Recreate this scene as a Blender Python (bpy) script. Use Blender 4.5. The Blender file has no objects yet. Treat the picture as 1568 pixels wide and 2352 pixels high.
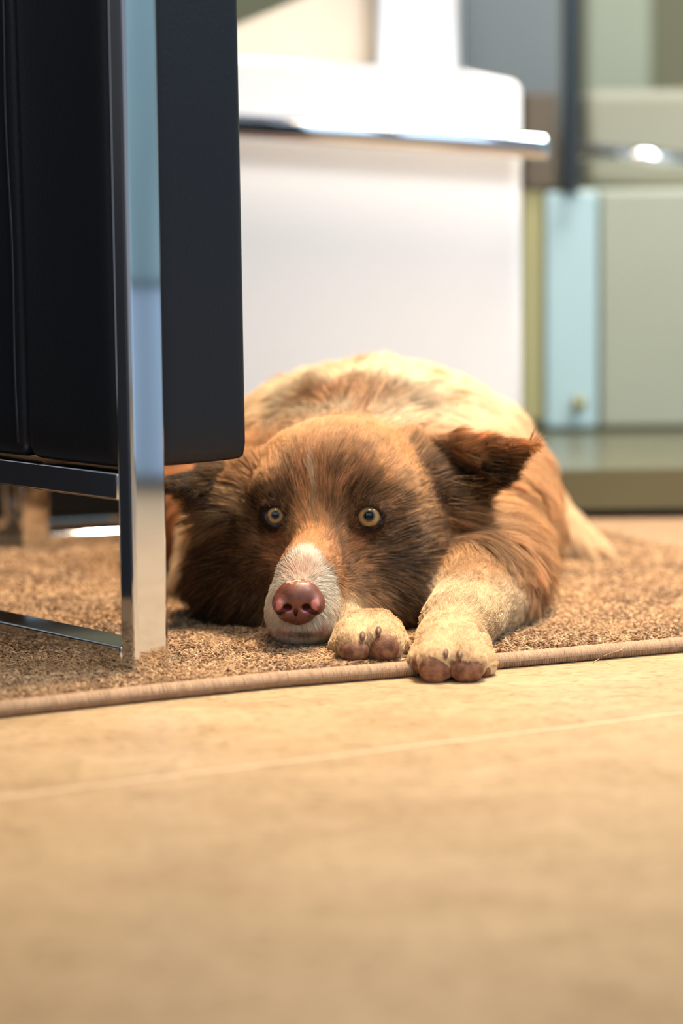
import bpy, bmesh, math, random, os
import numpy as np
from mathutils import Vector, Matrix, kdtree

random.seed(7)
rng = np.random.default_rng(7)
FUR = 1.0                      # share of the full coat that is grown
C = bpy.context.scene.collection

# ------------------------------------------------------------------ camera
CAM_H, PITCH, ROLL, LENS = 0.32, math.radians(7.17), math.radians(0.57), 85.0
FPX = 2352 * LENS / 36.0
_r0 = np.array([1.0, 0, 0]); _u0 = np.array([0, math.sin(PITCH), math.cos(PITCH)])
FWD = np.array([0, math.cos(PITCH), -math.sin(PITCH)])
UP = _u0 * math.cos(ROLL) + _r0 * math.sin(ROLL)
RT = _r0 * math.cos(ROLL) - _u0 * math.sin(ROLL)
EYE = np.array([0, 0, CAM_H])
cam_d = bpy.data.cameras.new('camera'); cam = bpy.data.objects.new('camera', cam_d); C.objects.link(cam)
cam_d.sensor_fit = 'VERTICAL'; cam_d.sensor_height = 36; cam_d.sensor_width = 24; cam_d.lens = LENS
cam_d.clip_start = 0.05
cam_d.dof.use_dof = True; cam_d.dof.focus_distance = 1.70; cam_d.dof.aperture_fstop = 3.0
M = Matrix((RT, UP, -FWD)).transposed().to_4x4(); M.translation = EYE
cam.matrix_world = M
bpy.context.scene.camera = cam

def W(px, py, d):
    """point of the place seen at that pixel, at distance Y = d"""
    r = FWD + (px - 784) / FPX * RT + (1176 - py) / FPX * UP
    return EYE + r * (d / r[1])
def G(px, py, z=0.0):
    r = FWD + (px - 784) / FPX * RT + (1176 - py) / FPX * UP
    return EYE + r * ((z - CAM_H) / r[2])
def proj(P):
    q = np.asarray(P) - EYE
    zc = q @ FWD
    return 784 + FPX * (q @ RT) / zc, 1176 - FPX * (q @ UP) / zc

# ------------------------------------------------------------------ world, lights, exposure
sc = bpy.context.scene
sc.view_settings.view_transform = 'Standard'; sc.view_settings.look = 'None'
sc.view_settings.exposure = 0.0; sc.view_settings.gamma = 1.0
sc.view_settings.use_curve_mapping = False
sc.cycles.max_bounces = 6; sc.cycles.diffuse_bounces = 3; sc.cycles.glossy_bounces = 4
sc.cycles.transmission_bounces = 4; sc.cycles.transparent_max_bounces = 6
sc.cycles.sample_clamp_indirect = 4.0
sc.cycles_curves.shape = 'RIBBONS'
wd = bpy.data.worlds.new('interior'); sc.world = wd; wd.use_nodes = True
bg = wd.node_tree.nodes['Background']
bg.inputs[0].default_value = (0.80, 0.86, 1.0, 1); bg.inputs[1].default_value = 0.30

def area(name, loc, target, sx, sy, power, col):
    l = bpy.data.lights.new(name, 'AREA'); l.shape = 'RECTANGLE'; l.size = sx; l.size_y = sy
    l.energy = power; l.color = col
    o = bpy.data.objects.new(name, l); C.objects.link(o); o.location = loc
    o.rotation_euler = (Vector(target) - Vector(loc)).to_track_quat('-Z', 'Y').to_euler()
    return o
area('key_fill_lamp', (0.40, 2.10, 1.9), (0.06, 1.90, 0.1), 0.35, 0.35, 10.5, (1.0, 0.76, 0.52)).data.spread = math.radians(58)
area('key_fill_lamp', (0.15, 0.50, 2.2), (0.1, 1.0, 0.0), 0.5, 0.5, 25, (1.0, 0.79, 0.56))
area('key_fill_lamp', (0.72, 2.35, 2.0), (0.62, 2.95, 0.2), 0.4, 0.4, 10, (0.97, 0.98, 0.92)).data.spread = math.radians(95)  # added fill lamp that brightens the cabinet
area('key_fill_lamp', (0.78, 1.45, 1.25), (0.0, 2.7, 0.2), 0.35, 0.5, 13.5, (0.84, 0.92, 1.0))  # added low cool fill lamp for the white armchair's front

# ------------------------------------------------------------------ helpers
def srgb(r, g, b, a=None):
    f = lambda c: (c / 255 / 12.92) if c <= 10.31 else ((c / 255 + 0.055) / 1.055) ** 2.4
    return (f(r), f(g), f(b), 1.0)
def lin(r, g, b): return np.array(srgb(r, g, b)[:3])

def mat(name, col, rough=0.5, metal=0.0, spec=0.5, coat=0.0, bump=None, mottle=None):
    """bump = (scale, strength, distance); mottle = (scale, colour, amount)"""
    m = bpy.data.materials.new(name); m.use_nodes = True
    nt = m.node_tree; b = nt.nodes['Principled BSDF']
    b.inputs['Base Color'].default_value = col; b.inputs['Roughness'].default_value = rough
    b.inputs['Metallic'].default_value = metal; b.inputs['Specular IOR Level'].default_value = spec
    b.inputs['Coat Weight'].default_value = coat
    tc = nt.nodes.new('ShaderNodeTexCoord')
    if bump:
        n = nt.nodes.new('ShaderNodeTexNoise'); n.inputs['Scale'].default_value = bump[0]
        n.inputs['Detail'].default_value = 6
        bp = nt.nodes.new('ShaderNodeBump'); bp.inputs['Strength'].default_value = bump[1]
        bp.inputs['Distance'].default_value = bump[2]
        nt.links.new(tc.outputs['Object'], n.inputs['Vector']); nt.links.new(n.outputs['Fac'], bp.inputs['Height'])
        nt.links.new(bp.outputs['Normal'], b.inputs['Normal'])
    if mottle:
        n = nt.nodes.new('ShaderNodeTexNoise'); n.inputs['Scale'].default_value = mottle[0]
        n.inputs['Detail'].default_value = 5
        r = nt.nodes.new('ShaderNodeValToRGB')
        r.color_ramp.elements[0].position = 0.35; r.color_ramp.elements[1].position = 0.68
        r.color_ramp.elements[0].color = col
        r.color_ramp.elements[1].color = tuple(col[i] * (1 - mottle[2]) + mottle[1][i] * mottle[2] for i in range(4))
        nt.links.new(tc.outputs['Object'], n.inputs['Vector']); nt.links.new(n.outputs['Fac'], r.inputs['Fac'])
        nt.links.new(r.outputs['Color'], b.inputs['Base Color'])
    return m

def attr_mat(name, attr, rough=0.6, spec=0.3, metal=0.0, bump=None, coat=0.0):
    m = mat(name, (0.5, 0.5, 0.5, 1), rough, metal, spec, coat, bump)
    nt = m.node_tree; a = nt.nodes.new('ShaderNodeAttribute'); a.attribute_name = attr
    nt.links.new(a.outputs['Color'], nt.nodes['Principled BSDF'].inputs['Base Color'])
    return m

def tag(o, label=None, cat=None, group=None, kind=None):
    if label: o['label'] = label
    if cat: o['category'] = cat
    if group: o['group'] = group
    if kind: o['kind'] = kind
    return o
def empty(name, loc):
    o = bpy.data.objects.new(name, None); C.objects.link(o); o.location = loc
    o.empty_display_size = 0.05
    return o
def link(name, me, m, parent=None, smooth=True):
    o = bpy.data.objects.new(name, me); C.objects.link(o)
    if m: me.materials.append(m)
    if smooth:
        for p in me.polygons: p.use_smooth = True
    if parent:
        o.parent = parent
        r = parent
        base = Vector((0, 0, 0))
        while r is not None:
            base += Vector(r.location); r = r.parent
        # every part mesh is written in world coordinates
        o.location = -base
    return o
def from_bm(name, bm, m, parent=None, smooth=True):
    me = bpy.data.meshes.new(name); bmesh.ops.recalc_face_normals(bm, faces=bm.faces[:]); bm.to_mesh(me); bm.free()
    return link(name, me, m, parent, smooth)
def auto_sharp(o, deg=40):
    ar = sorted(p.area for p in o.data.polygons); big = ar[-1] * 0.03
    for p in o.data.polygons:                       # broad faces stay flat, the bevels stay smooth
        if p.area > big: p.use_smooth = False
    return o

def obox(bm, org, ax, ay, az, bev=0.0, seg=3):
    """box from a corner and three edge vectors, bevelled"""
    org = Vector(org); ax = Vector(ax); ay = Vector(ay); az = Vector(az)
    vs = [bm.verts.new(org + ax * i + ay * j + az * k) for k in (0, 1) for j in (0, 1) for i in (0, 1)]
    idx = [(0, 2, 3, 1), (4, 5, 7, 6), (0, 1, 5, 4), (2, 6, 7, 3), (0, 4, 6, 2), (1, 3, 7, 5)]
    fs = [bm.faces.new([vs[i] for i in f]) for f in idx]
    if bev > 0:
        es = list({e for f in fs for e in f.edges})
        bmesh.ops.bevel(bm, geom=es, offset=bev, segments=seg, profile=0.5, affect='EDGES')
def box_obj(name, lo, hi, m, parent=None, bev=0.003, seg=3):
    bm = bmesh.new(); d = [hi[i] - lo[i] for i in range(3)]
    obox(bm, lo, (d[0], 0, 0), (0, d[1], 0), (0, 0, d[2]), bev, seg)
    return auto_sharp(from_bm(name, bm, m, parent))
def prism_obj(name, pts, y0, y1, m, parent=None, bev=0.01, seg=4):
    """outline in X,Z pushed from y0 back to y1"""
    bm = bmesh.new()
    a = [bm.verts.new((p[0], y0, p[1])) for p in pts]; b = [bm.verts.new((p[0], y1, p[1])) for p in pts]
    bm.faces.new(a); bm.faces.new(b[::-1]); n = len(pts)
    for i in range(n): bm.faces.new((a[i], b[i], b[(i + 1) % n], a[(i + 1) % n]))
    if bev: bmesh.ops.bevel(bm, geom=bm.edges[:], offset=bev, segments=seg, profile=0.5, affect='EDGES')
    return auto_sharp(from_bm(name, bm, m, parent), 50)

def tube_mesh(bm, pts, rad, n=12, cap=True):
    pts = [Vector(p) for p in pts]
    rads = rad if isinstance(rad, (list, tuple, np.ndarray)) else [rad] * len(pts)
    rings = []; ref = Vector((0, 0, 1))
    for i, p in enumerate(pts):
        t = (pts[min(i + 1, len(pts) - 1)] - pts[max(i - 1, 0)]).normalized()
        if abs(t.dot(ref)) > 0.95: ref = Vector((1, 0, 0))
        u = t.cross(ref).normalized(); v = u.cross(t).normalized()
        rings.append([bm.verts.new(p + (u * math.cos(2 * math.pi * k / n) + v * math.sin(2 * math.pi * k / n)) * rads[i]) for k in range(n)])
    for a, b in zip(rings, rings[1:]):
        for k in range(n): bm.faces.new((a[k], a[(k + 1) % n], b[(k + 1) % n], b[k]))
    if cap:
        bm.faces.new(rings[0][::-1]); bm.faces.new(rings[-1])

# value noise on points
_perm = rng.random((32, 32, 32)).astype(np.float32)
def noise(P, scale):
    q = np.asarray(P, dtype=np.float64) * scale + 1000.0
    i = np.floor(q).astype(int); f = q - i; f = f * f * (3 - 2 * f); r = 0
    for dx in (0, 1):
        for dy in (0, 1):
            for dz in (0, 1):
                w = np.abs(1 - dx - f[:, 0]) * np.abs(1 - dy - f[:, 1]) * np.abs(1 - dz - f[:, 2])
                r = r + w * _perm[(i[:, 0] + dx) % 32, (i[:, 1] + dy) % 32, (i[:, 2] + dz) % 32]
    return r
def fbm(P, s): return (noise(P, s) + 0.5 * noise(P, s * 2.1) + 0.25 * noise(P, s * 4.3)) / 1.75
def sstep(a, b, x):
    t = np.clip((x - a) / (b - a), 0, 1); return t * t * (3 - 2 * t)

def curves_obj(name, P, R, col, m, parent=None):
    """P (n,k,3) strands, R (n,k) radii, col (n,3): one hair-curves object"""
    n, k, _ = P.shape
    cd = bpy.data.hair_curves.new(name)
    cd.add_curves([k] * n)
    cd.attributes['position'].data.foreach_set('vector', P.astype(np.float32).ravel())
    ra = cd.attributes.get('radius') or cd.attributes.new('radius', 'FLOAT', 'POINT')
    ra.data.foreach_set('value', R.astype(np.float32).ravel())
    ca = cd.attributes.new('tint', 'FLOAT_COLOR', 'CURVE')
    ca.data.foreach_set('color', np.concatenate([col, np.ones((n, 1))], 1).astype(np.float32).ravel())
    cd.materials.append(m)
    o = bpy.data.objects.new(name, cd); C.objects.link(o)
    if parent:
        o.parent = parent; base = Vector((0, 0, 0)); r = parent
        while r is not None: base += Vector(r.location); r = r.parent
        o.location = -base
    return o

# ------------------------------------------------------------------ materials
M_chrome = mat('chrome', (0.86, 0.88, 0.90, 1), 0.06, 1.0)
M_leather = mat('black_leather', (0.008, 0.011, 0.017, 1), 0.46, 0, 0.24, bump=(380, 0.35, 0.0007))
M_thread = mat('seam_thread', (0.012, 0.02, 0.035, 1), 0.5)
M_white = mat('white_leather', (0.86, 0.88, 0.91, 1), 0.45, bump=(300, 0.1, 0.0004))
M_cream = mat('cream_leather', (0.86, 0.72, 0.56, 1), 0.5, bump=(300, 0.1, 0.0004))
M_black = mat('black_paint', (0.006, 0.006, 0.006, 1), 0.6)
M_sage = mat('sage_lacquer', srgb(166, 168, 148), 0.4, mottle=(3, srgb(182, 184, 164), 0.6))
M_olive = mat('olive_wall', srgb(128, 128, 98), 0.7, mottle=(1.5, srgb(140, 140, 112), 0.7))
M_blue = mat('pale_blue_lacquer', srgb(186, 212, 216), 0.35)
M_yellow = mat('yellow_green_panel', srgb(182, 172, 122), 0.5)
M_brown = mat('brown_box', srgb(104, 90, 74), 0.6)
M_slate = mat('slate_grey_panel', srgb(124, 130, 132), 0.5)
M_dark = mat('dark_post', srgb(62, 68, 72), 0.3, 0.6)
M_plat = mat('olive_platform', srgb(96, 94, 70), 0.25, mottle=(2, srgb(110, 106, 82), 0.6))
M_knob = mat('brass_knob', srgb(170, 160, 110), 0.3, 0.7)

# ------------------------------------------------------------------ the setting
def floor_mat():
    m = mat('beige_stone_tile', (0.5, 0.4, 0.3, 1), 0.42, 0, 0.4)
    nt = m.node_tree; b = nt.nodes['Principled BSDF']; N = nt.nodes.new; L = nt.links.new
    tc = N('ShaderNodeTexCoord')
    mp = N('ShaderNodeMapping'); mp.inputs['Scale'].default_value = (1, 2.2, 1); mp.inputs['Rotation'].default_value = (0, 0, math.radians(-24))
    L(tc.outputs['Object'], mp.inputs['Vector'])
    n1 = N('ShaderNodeTexNoise'); n1.inputs['Scale'].default_value = 9; n1.inputs['Detail'].default_value = 8; n1.inputs['Roughness'].default_value = 0.62; n1.inputs['Distortion'].default_value = 0.6
    n2 = N('ShaderNodeTexNoise'); n2.inputs['Scale'].default_value = 75; n2.inputs['Detail'].default_value = 5; n2.inputs['Distortion'].default_value = 1.6
    L(mp.outputs['Vector'], n1.inputs['Vector']); L(mp.outputs['Vector'], n2.inputs['Vector'])
    r1 = N('ShaderNodeValToRGB'); e = r1.color_ramp.elements
    e[0].position = 0.3; e[0].color = srgb(174, 147, 112); e[1].position = 0.7; e[1].color = srgb(198, 172, 136)
    L(n1.outputs['Fac'], r1.inputs['Fac'])
    r2 = N('ShaderNodeValToRGB'); e = r2.color_ramp.elements
    e[0].position = 0.32; e[0].color = (0.50, 0.46, 0.38, 1); e[1].position = 0.54; e[1].color = (1, 1, 1, 1)
    L(n2.outputs['Fac'], r2.inputs['Fac'])
    mx = N('ShaderNodeMix'); mx.data_type = 'RGBA'; mx.blend_type = 'MULTIPLY'; mx.inputs[0].default_value = 0.75
    L(r1.outputs['Color'], mx.inputs[6]); L(r2.outputs['Color'], mx.inputs[7]); L(mx.outputs[2], b.inputs['Base Color'])
    bp = N('ShaderNodeBump'); bp.inputs['Strength'].default_value = 0.15; bp.inputs['Distance'].default_value = 0.0006
    L(n2.outputs['Fac'], bp.inputs['Height']); L(bp.outputs['Normal'], b.inputs['Normal'])
    return m
bm = bmesh.new(); obox(bm, (-2.4, -1.2, -0.05), (4.8, 0, 0), (0, 5.4, 0), (0, 0, 0.05))
tag(from_bm('floor', bm, floor_mat(), smooth=False), kind='structure')
# the one tile joint in view
j0, j1 = G(-500, 1895), G(2400, 1535)
bm = bmesh.new(); d = Vector(j1 - j0); nrm = Vector((-d.y, d.x, 0)).normalized() * 0.0022
obox(bm, Vector(j0) + Vector((0, 0, -0.001)), d, nrm, (0, 0, 0.0014))
tag(from_bm('trim_1', bm, mat('joint_grout', srgb(228, 206, 172), 0.8), smooth=False), kind='structure')

box_w = lambda n, lo, hi, m: tag(box_obj(n, lo, hi, m, bev=0), kind='structure')
box_w('wall_back', (-2.4, 3.75, 0), (2.4, 3.85, 2.2), M_olive)
box_w('baseboard_back', (-2.4, 3.70, 0), (2.4, 3.75, 0.10), M_black)

def glow_mat(name, c, st):
    m = mat(name, (0.02, 0.03, 0.04, 1), 0.3); b = m.node_tree.nodes['Principled BSDF']
    nt = m.node_tree; tc = nt.nodes.new('ShaderNodeTexCoord'); mp = nt.nodes.new('ShaderNodeMapping'); mp.inputs['Scale'].default_value = (1, 9, .5)
    n = nt.nodes.new('ShaderNodeTexNoise'); n.inputs['Scale'].default_value = 2.2; r = nt.nodes.new('ShaderNodeValToRGB')
    r.color_ramp.elements[0].position = .35; r.color_ramp.elements[1].position = .65
    r.color_ramp.elements[0].color = tuple(x * .25 for x in c[:3]) + (1,); r.color_ramp.elements[1].color = c
    nt.links.new(tc.outputs['Object'], mp.inputs[0]); nt.links.new(mp.outputs[0], n.inputs['Vector']); nt.links.new(n.outputs['Fac'], r.inputs['Fac'])
    nt.links.new(r.outputs['Color'], b.inputs['Emission Color']); b.inputs['Emission Strength'].default_value = st
    return m
M_glow_lo = glow_mat('pane_glow_blue', (.50, .72, 1.0, 1), 1.0)
M_glow_hi = glow_mat('pane_glow_teal', (.34, .55, .66, 1), 1.0)
box_w('wall_right', (1.0, -0.6, 0), (1.06, 3.7, 2.2), M_slate)
M_glow_fr = mat('pane_glow_fill', (0.02, 0.02, 0.02, 1), 0.3); M_glow_fr.node_tree.nodes['Principled BSDF'].inputs['Emission Color'].default_value = (.62, .82, 1.0, 1); M_glow_fr.node_tree.nodes['Principled BSDF'].inputs['Emission Strength'].default_value = 3.2
for i_, x_ in enumerate((-0.95, -0.30, 0.35)): box_w('glow_pane_%d' % (i_ + 3), (x_, -0.92, 0.75), (x_ + 0.5, -0.90, 1.7), M_glow_fr)  # unseen emissive panes, added as cool front fill and eye sparkle
box_w('glow_pane_1', (0.985, 0.0, 0.02), (0.998, 2.3, 0.232), M_glow_lo)  # unseen glowing pane, added for the blue in the chrome post's reflection
box_w('glow_pane_2', (0.985, -0.4, 0.24), (0.998, 2.3, 1.6), M_glow_hi)  # unseen teal glow above it, added for the same chrome reflection
box_w('trim_5', (0.980, -0.5, 0.232), (0.999, 3.6, 0.240), M_dark)
box_w('reflection_blocker', (-0.56, 0.5, 0), (-0.48, 1.80, 0.62), mat('blocker_dark_blue', srgb(36, 44, 56), 0.6))  # unseen dark slab, added so chrome sides and leather reflect dark

# low platform with black recessed toe-kick
z_top = 0.056
fr = W(1400, 1184, 2.42); 
pl0, pl1 = -0.02, 1.2
box_w('trim_2', (-1.6, 2.45, 0.0), (1.6, 3.3, 0.016), M_black)
box_w('trim_3', (-0.02, 2.42, 0.016), (1.6, 3.3, z_top), M_plat)
box_w('trim_4', (-1.6, 2.42, 0.016), (-0.022, 3.3, z_top), M_black)

# ------------------------------------------------------------------ cabinet standing on the platform
cab = tag(empty('cabinet', (0.5, 2.9, z_top)), 'sage green low cabinet with one pale blue door, behind the dog on the right', 'cabinet')
cy = 2.86
X = lambda px, py, d: float(W(px, py, d)[0])
Z = lambda px, py, d: float(W(px, py, d)[2])
zc = Z(1400, 432, cy)
box_obj('body', (X(1190, 800, cy), cy, z_top), (1.1, cy + 0.4, zc), M_sage, cab, 0.004)
box_obj('side_panel', (X(1195, 800, cy), cy - 0.012, z_top + 0.012), (X(1247, 800, cy), cy, zc), M_yellow, cab, 0.002)
dr = box_obj('door', (X(1252, 800, cy - .02), cy - 0.022, z_top + 0.004), (X(1372, 800, cy - .02), cy, zc - 0.004), M_blue, cab, 0.004)
bm = bmesh.new(); kp = W(1327, 925, cy - 0.03)
tube_mesh(bm, [kp + np.array([0, 0.01, 0]), kp, kp - np.array([0, .004, 0]), kp - np.array([0, .012, 0]), kp - np.array([0, .015, 0])], [0.004, 0.004, 0.0085, 0.0085, 0.005], 20)
from_bm('door_knob', bm, M_knob, dr)
o = box_obj('door', (X(1380, 800, cy - .02), cy - 0.018, z_top + 0.004), (1.08, cy, zc - 0.004), M_sage, cab, 0.004)
o['label'] = 'sage green door'

zt = zc
bx = tag(box_obj('storage_box', (X(1205, 300, 2.84), 2.84, zt), (X(1278, 300, 2.84), 3.0, Z(1240, 212, 2.84)), M_brown), 'small brown box standing on the cabinet beside the dark post', 'box')
ps = tag(empty('display_post', (X(1313, 420, 2.80), 2.90, zt)), 'dark grey metal post rising from the cabinet behind the chrome rail', 'post')
box_obj('post', (X(1296, 200, 2.83), 2.83, zt + .004), (X(1330, 200, 2.83), 2.865, 0.72), M_dark, ps, 0.003)
box_obj('foot_plate', (X(1292, 420, 2.83), 2.82, zt), (X(1334, 420, 2.83), 2.88, zt + 0.004), M_dark, ps, 0.001)
gp = tag(box_obj('partition_screen', (X(1060, 100, 3.2), 3.2, zt), (X(1288, 100, 3.2), 3.23, 0.75), M_slate), 'slate grey upright panel behind the brown box', 'panel')
M_pale = mat('pale_sage_board', srgb(160, 166, 146), 0.5); M_beige = mat('grey_beige_board', srgb(164, 160, 140), 0.5)
tag(box_obj('display_box', (X(1345, 300, 2.98), 2.98, zt), (1.0, 3.2, Z(1450, 205, 2.98)), M_beige, bev=0.012), 'wide grey beige box on the cabinet behind the thin chrome rail', 'box')
tag(box_obj('display_screen', (X(1340, 100, 3.3), 3.30, zt), (X(1500, 100, 3.3), 3.34, 0.78), M_pale, bev=0.012), 'tall pale green grey board behind the wide beige box', 'board')
rl = tag(empty('chrome_rail', (X(1300, 340, 2.75), 2.80, zt)), 'thin chrome rail in front of the wide beige box on the cabinet', 'rail')
a = W(1285, 342, 2.93); b_ = W(1640, 376, 2.90)
bm = bmesh.new(); tube_mesh(bm, [a, b_], 0.010, 20); from_bm('bar', bm, M_chrome, rl)
for t in (0.06, 0.93):
    p = a * (1 - t) + b_ * t; bm = bmesh.new()
    tube_mesh(bm, [(p[0], p[1], zt if p[1] > cy else z_top), (p[0], p[1], p[2])], 0.0045, 12); from_bm('support', bm, M_chrome, rl)

# ------------------------------------------------------------------ white armchair
wc = tag(empty('armchair', (0.0, 2.7, z_top)), 'white leather armchair with a chrome side rail behind the dog', 'armchair')
wy = 2.50
def XZ(pts, d): return [tuple(W(x, y, d)[[0, 2]]) for x, y in pts]
xr = X(1199, 500, wy)
prism_obj('armrest', XZ([(300, 110), (800, 145), (1060, 158), (1199, 186), (1201, 1010), (300, 1010)], wy), wy, wy + 0.13, M_white, wc, 0.012, 5)
prism_obj('backrest', XZ([(864, -300), (1056, -300), (1056, 200), (864, 200)], wy + 0.1), wy + 0.10, wy + 0.33, M_white, wc, 0.010, 4)
prism_obj('back_cushion', XZ([(300, 135), (540, 58), (640, 18), (780, -40), (866, -60), (866, 190), (300, 190)], wy + 0.135), wy + 0.135, wy + 0.31, M_cream, wc, 0.016, 5)
box_obj('seat', (X(300, 500, wy), wy + 0.135, z_top + 0.03), (xr - 0.02, wy + 0.33, 0.36), M_white, wc, 0.02, 4)
box_obj('back_post', (X(1061, 50, wy + .09), wy + .085, 0.30), (X(1074, 50, wy + .09), wy + .099, float(W(1066, 98, wy + .09)[2]) + .3), M_chrome, wc, 0.003)
# chrome rail round the side, sloping down to its free end
a = W(330, 274, wy - 0.02); b_ = W(1262, 338, wy - 0.02)
bm = bmesh.new()
dv = Vector(b_ - a)
obox(bm, Vector(a) + Vector((0, -.014, -.013)), dv, (0, .014, 0), (0, 0, .025), 0.0068, 6)
from_bm('side_rail', bm, M_chrome, wc)
bm = bmesh.new(); e = Vector(b_) + Vector((-.014, 0, -.011))
obox(bm, e, (.014, 0, 0), (0, .32, 0), (0, 0, .021), 0.004, 3); auto_sharp(from_bm('rear_rail', bm, M_chrome, wc))
for x in (X(330, 500, wy) + .02, xr - .10):
    for y in (wy + .04, wy + .28):
        box_obj('leg', (x, y, z_top), (x + .025, y + .018, z_top + .034), M_chrome, wc, 0.002)

# ------------------------------------------------------------------ black armchair in front
Cn = G(312, 1548, 0.010); Cn[2] = 0.008
va = Vector((-0.67, 0.742, 0)).normalized(); vb = Vector((0.742, 0.67, 0)).normalized(); vz = Vector((0, 0, 1))
Cn = Vector(Cn)
ba = tag(empty('armchair', (Cn.x, Cn.y, 0.008)), 'black leather armchair with a chrome frame, nearest at the left edge', 'armchair')
TA, TB, HT, LA = 0.0175, 0.0295, 0.66, 0.62
bm = bmesh.new(); obox(bm, Cn, va * TA, vb * TB, vz * HT, 0.0036, 5); auto_sharp(from_bm('front_post', bm, M_chrome, ba))
bm = bmesh.new(); obox(bm, Cn + va * LA, va * TA, vb * TB, vz * HT, 0.0022, 4); auto_sharp(from_bm('rear_post', bm, M_chrome, ba))
bm = bmesh.new(); obox(bm, Cn + va * (TA - .001), va * (LA - TA + .002), vb * TB, vz * 0.0185, 0.0016, 3); auto_sharp(from_bm('bottom_bar', bm, M_chrome, ba))
bm = bmesh.new(); obox(bm, Cn + va * (TA - .001) + vz * .118, va * (LA - TA + .002), vb * TB, vz * 0.0185, 0.0016, 3); auto_sharp(from_bm('cross_bar', bm, M_chrome, ba))
bm = bmesh.new(); obox(bm, Cn + vz * (HT - .002), va * (LA + TA), vb * TB, vz * 0.018, 0.002, 3); auto_sharp(from_bm('top_bar', bm, M_chrome, ba))

def pad(name, org, ea, eb, ez, na, nb, nz, bulge, m, parent, rr=0.012):
    """upholstered block: subdivided rounded box, its faces blown out a little"""
    la, lb, lz = ea.length, eb.length, ez.length
    A, B, Zd = ea.normalized(), eb.normalized(), ez.normalized()
    bm = bmesh.new(); bmesh.ops.create_cube(bm, size=1)
    bmesh.ops.subdivide_edges(bm, edges=bm.edges[:], cuts=15, use_grid_fill=True)
    for v in bm.verts:
        p = [v.co[i] * 2 for i in range(3)]            # -1..1
        # pack rings towards the borders
        p = [math.copysign(1 - (1 - abs(c)) ** 1.5, c) for c in p]
        q = []
        for i, L in enumerate((la, lb, lz)):
            q.append(p[i] * L / 2)
        # round box
        half = [la / 2, lb / 2, lz / 2]; core = [h - rr for h in half]
        cl = [max(-core[i], min(core[i], q[i])) for i in range(3)]
        dlt = [q[i] - cl[i] for i in range(3)]; n = math.sqrt(sum(c * c for c in dlt))
        if n > 1e-9: q = [cl[i] + dlt[i] / n * rr for i in range(3)]
        bl = [(1 - abs(p[j]) ** 3) for j in range(3)]
        if abs(p[1]) > 0.999: q[1] += math.copysign(bulge * bl[0] * bl[2], p[1])
        if abs(p[0]) > 0.999: q[0] += math.copysign(bulge * .5 * bl[1] * bl[2], p[0])
        if abs(p[2]) > 0.999: q[2] += math.copysign(bulge * .4 * bl[0] * bl[1], p[2])
        c = Vector(org) + ea / 2 + eb / 2 + ez / 2 + A * q[0] + B * q[1] + Zd * q[2]
        v.co = c
    return from_bm(name, bm, m, parent)
WB = 0.107
lean = vz * 0.50 + vb * (-0.0035)
pad('side_cushion', Cn + va * 0.020 + vb * 0.003 + vz * 0.139, va * 0.108, vb * (WB - .004), lean, 0, 0, 0, 0.003, M_leather, ba, 0.010)
pad('back_cushion', Cn + va * 0.130 + vb * 0.002 + vz * 0.139, va * 0.47, vb * (WB - .004), lean, 0, 0, 0, 0.004, M_leather, ba, 0.012)
pad('arm_pad', Cn + va * 0.0185 + vb * (TB + .001) + vz * 0.139 - va * .012, va * 0.03, vb * (WB - TB), lean, 0, 0, 0, 0.0012, M_leather, ba, 0.0075)
bm = bmesh.new(); base = Cn + va * 0.129 + vb * -0.0005
tube_mesh(bm, [base + vz * (0.15 + 0.02 * i) + va * (0.0012 * math.sin(i * .7) + .00035 * i) - vb * 0.0008 for i in range(24)], 0.0011, 8)
from_bm('piping', bm, M_thread, ba)

# ------------------------------------------------------------------ low table behind, its chrome frame seen under the chair
T0 = Vector(G(54, 1258, 0.010)); T0.z = 0.010
te = Vector((0.955, 0.297, 0)); tf = Vector((-0.297, 0.955, 0))
tb = tag(empty('side_table', T0), 'low black table with chrome legs and foot bar, seen beneath the black armchair', 'table')
for k, (i, j) in enumerate(((0, 0), (1, 0), (0, 1), (1, 1))):
    bm = bmesh.new(); obox(bm, T0 + te * (i * .175) + tf * (j * .1), te * .025, tf * .018, vz * .100, .002, 3); auto_sharp(from_bm('leg', bm, M_chrome, tb))
for j in (0, 1):
    bm = bmesh.new(); obox(bm, T0 + te * .024 + tf * (j * .1 + .001), te * .152, tf * .016, vz * .012, .002, 3); auto_sharp(from_bm('foot_bar', bm, M_chrome, tb))
bm = bmesh.new(); obox(bm, T0 + vz * .1005 - te * .02 - tf * .01, te * .24, tf * .14, vz * .018, .004, 3); auto_sharp(from_bm('tabletop', bm, M_black, tb))

# ------------------------------------------------------------------ rug
EDGE = np.array([G(x, y, 0.0) for x, y in ((-700, 1736), (-300, 1688), (0, 1652), (300, 1618), (640, 1582), (940, 1557), (1130, 1540), (1568, 1500), (1900, 1468), (2600, 1402))])
def edge_pt(s):          # s in 0..1 along the edge
    L = np.concatenate([[0], np.cumsum(np.linalg.norm(np.diff(EDGE, axis=0), axis=1))]); t = np.asarray(s) * L[-1]
    return np.stack([np.interp(t, L, EDGE[:, i]) for i in range(3)], -1)
ELEN = np.linalg.norm(np.diff(EDGE, axis=0), axis=1).sum()
en = (EDGE[-1] - EDGE[0]); en = np.array([-en[1], en[0], 0]); en /= np.linalg.norm(en)
M_rug = mat('rug_backing', srgb(160, 132, 106), 0.95, 0, 0.1, bump=(900, 0.8, 0.002), mottle=(160, srgb(196, 162, 126), 0.8))
rug = tag(empty('rug', tuple(edge_pt(0.5))), 'taupe beige looped pile rug with a bound edge under the dog and chairs', 'rug')
bm = bmesh.new(); NS, NT = 160, 60; grid = []
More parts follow.
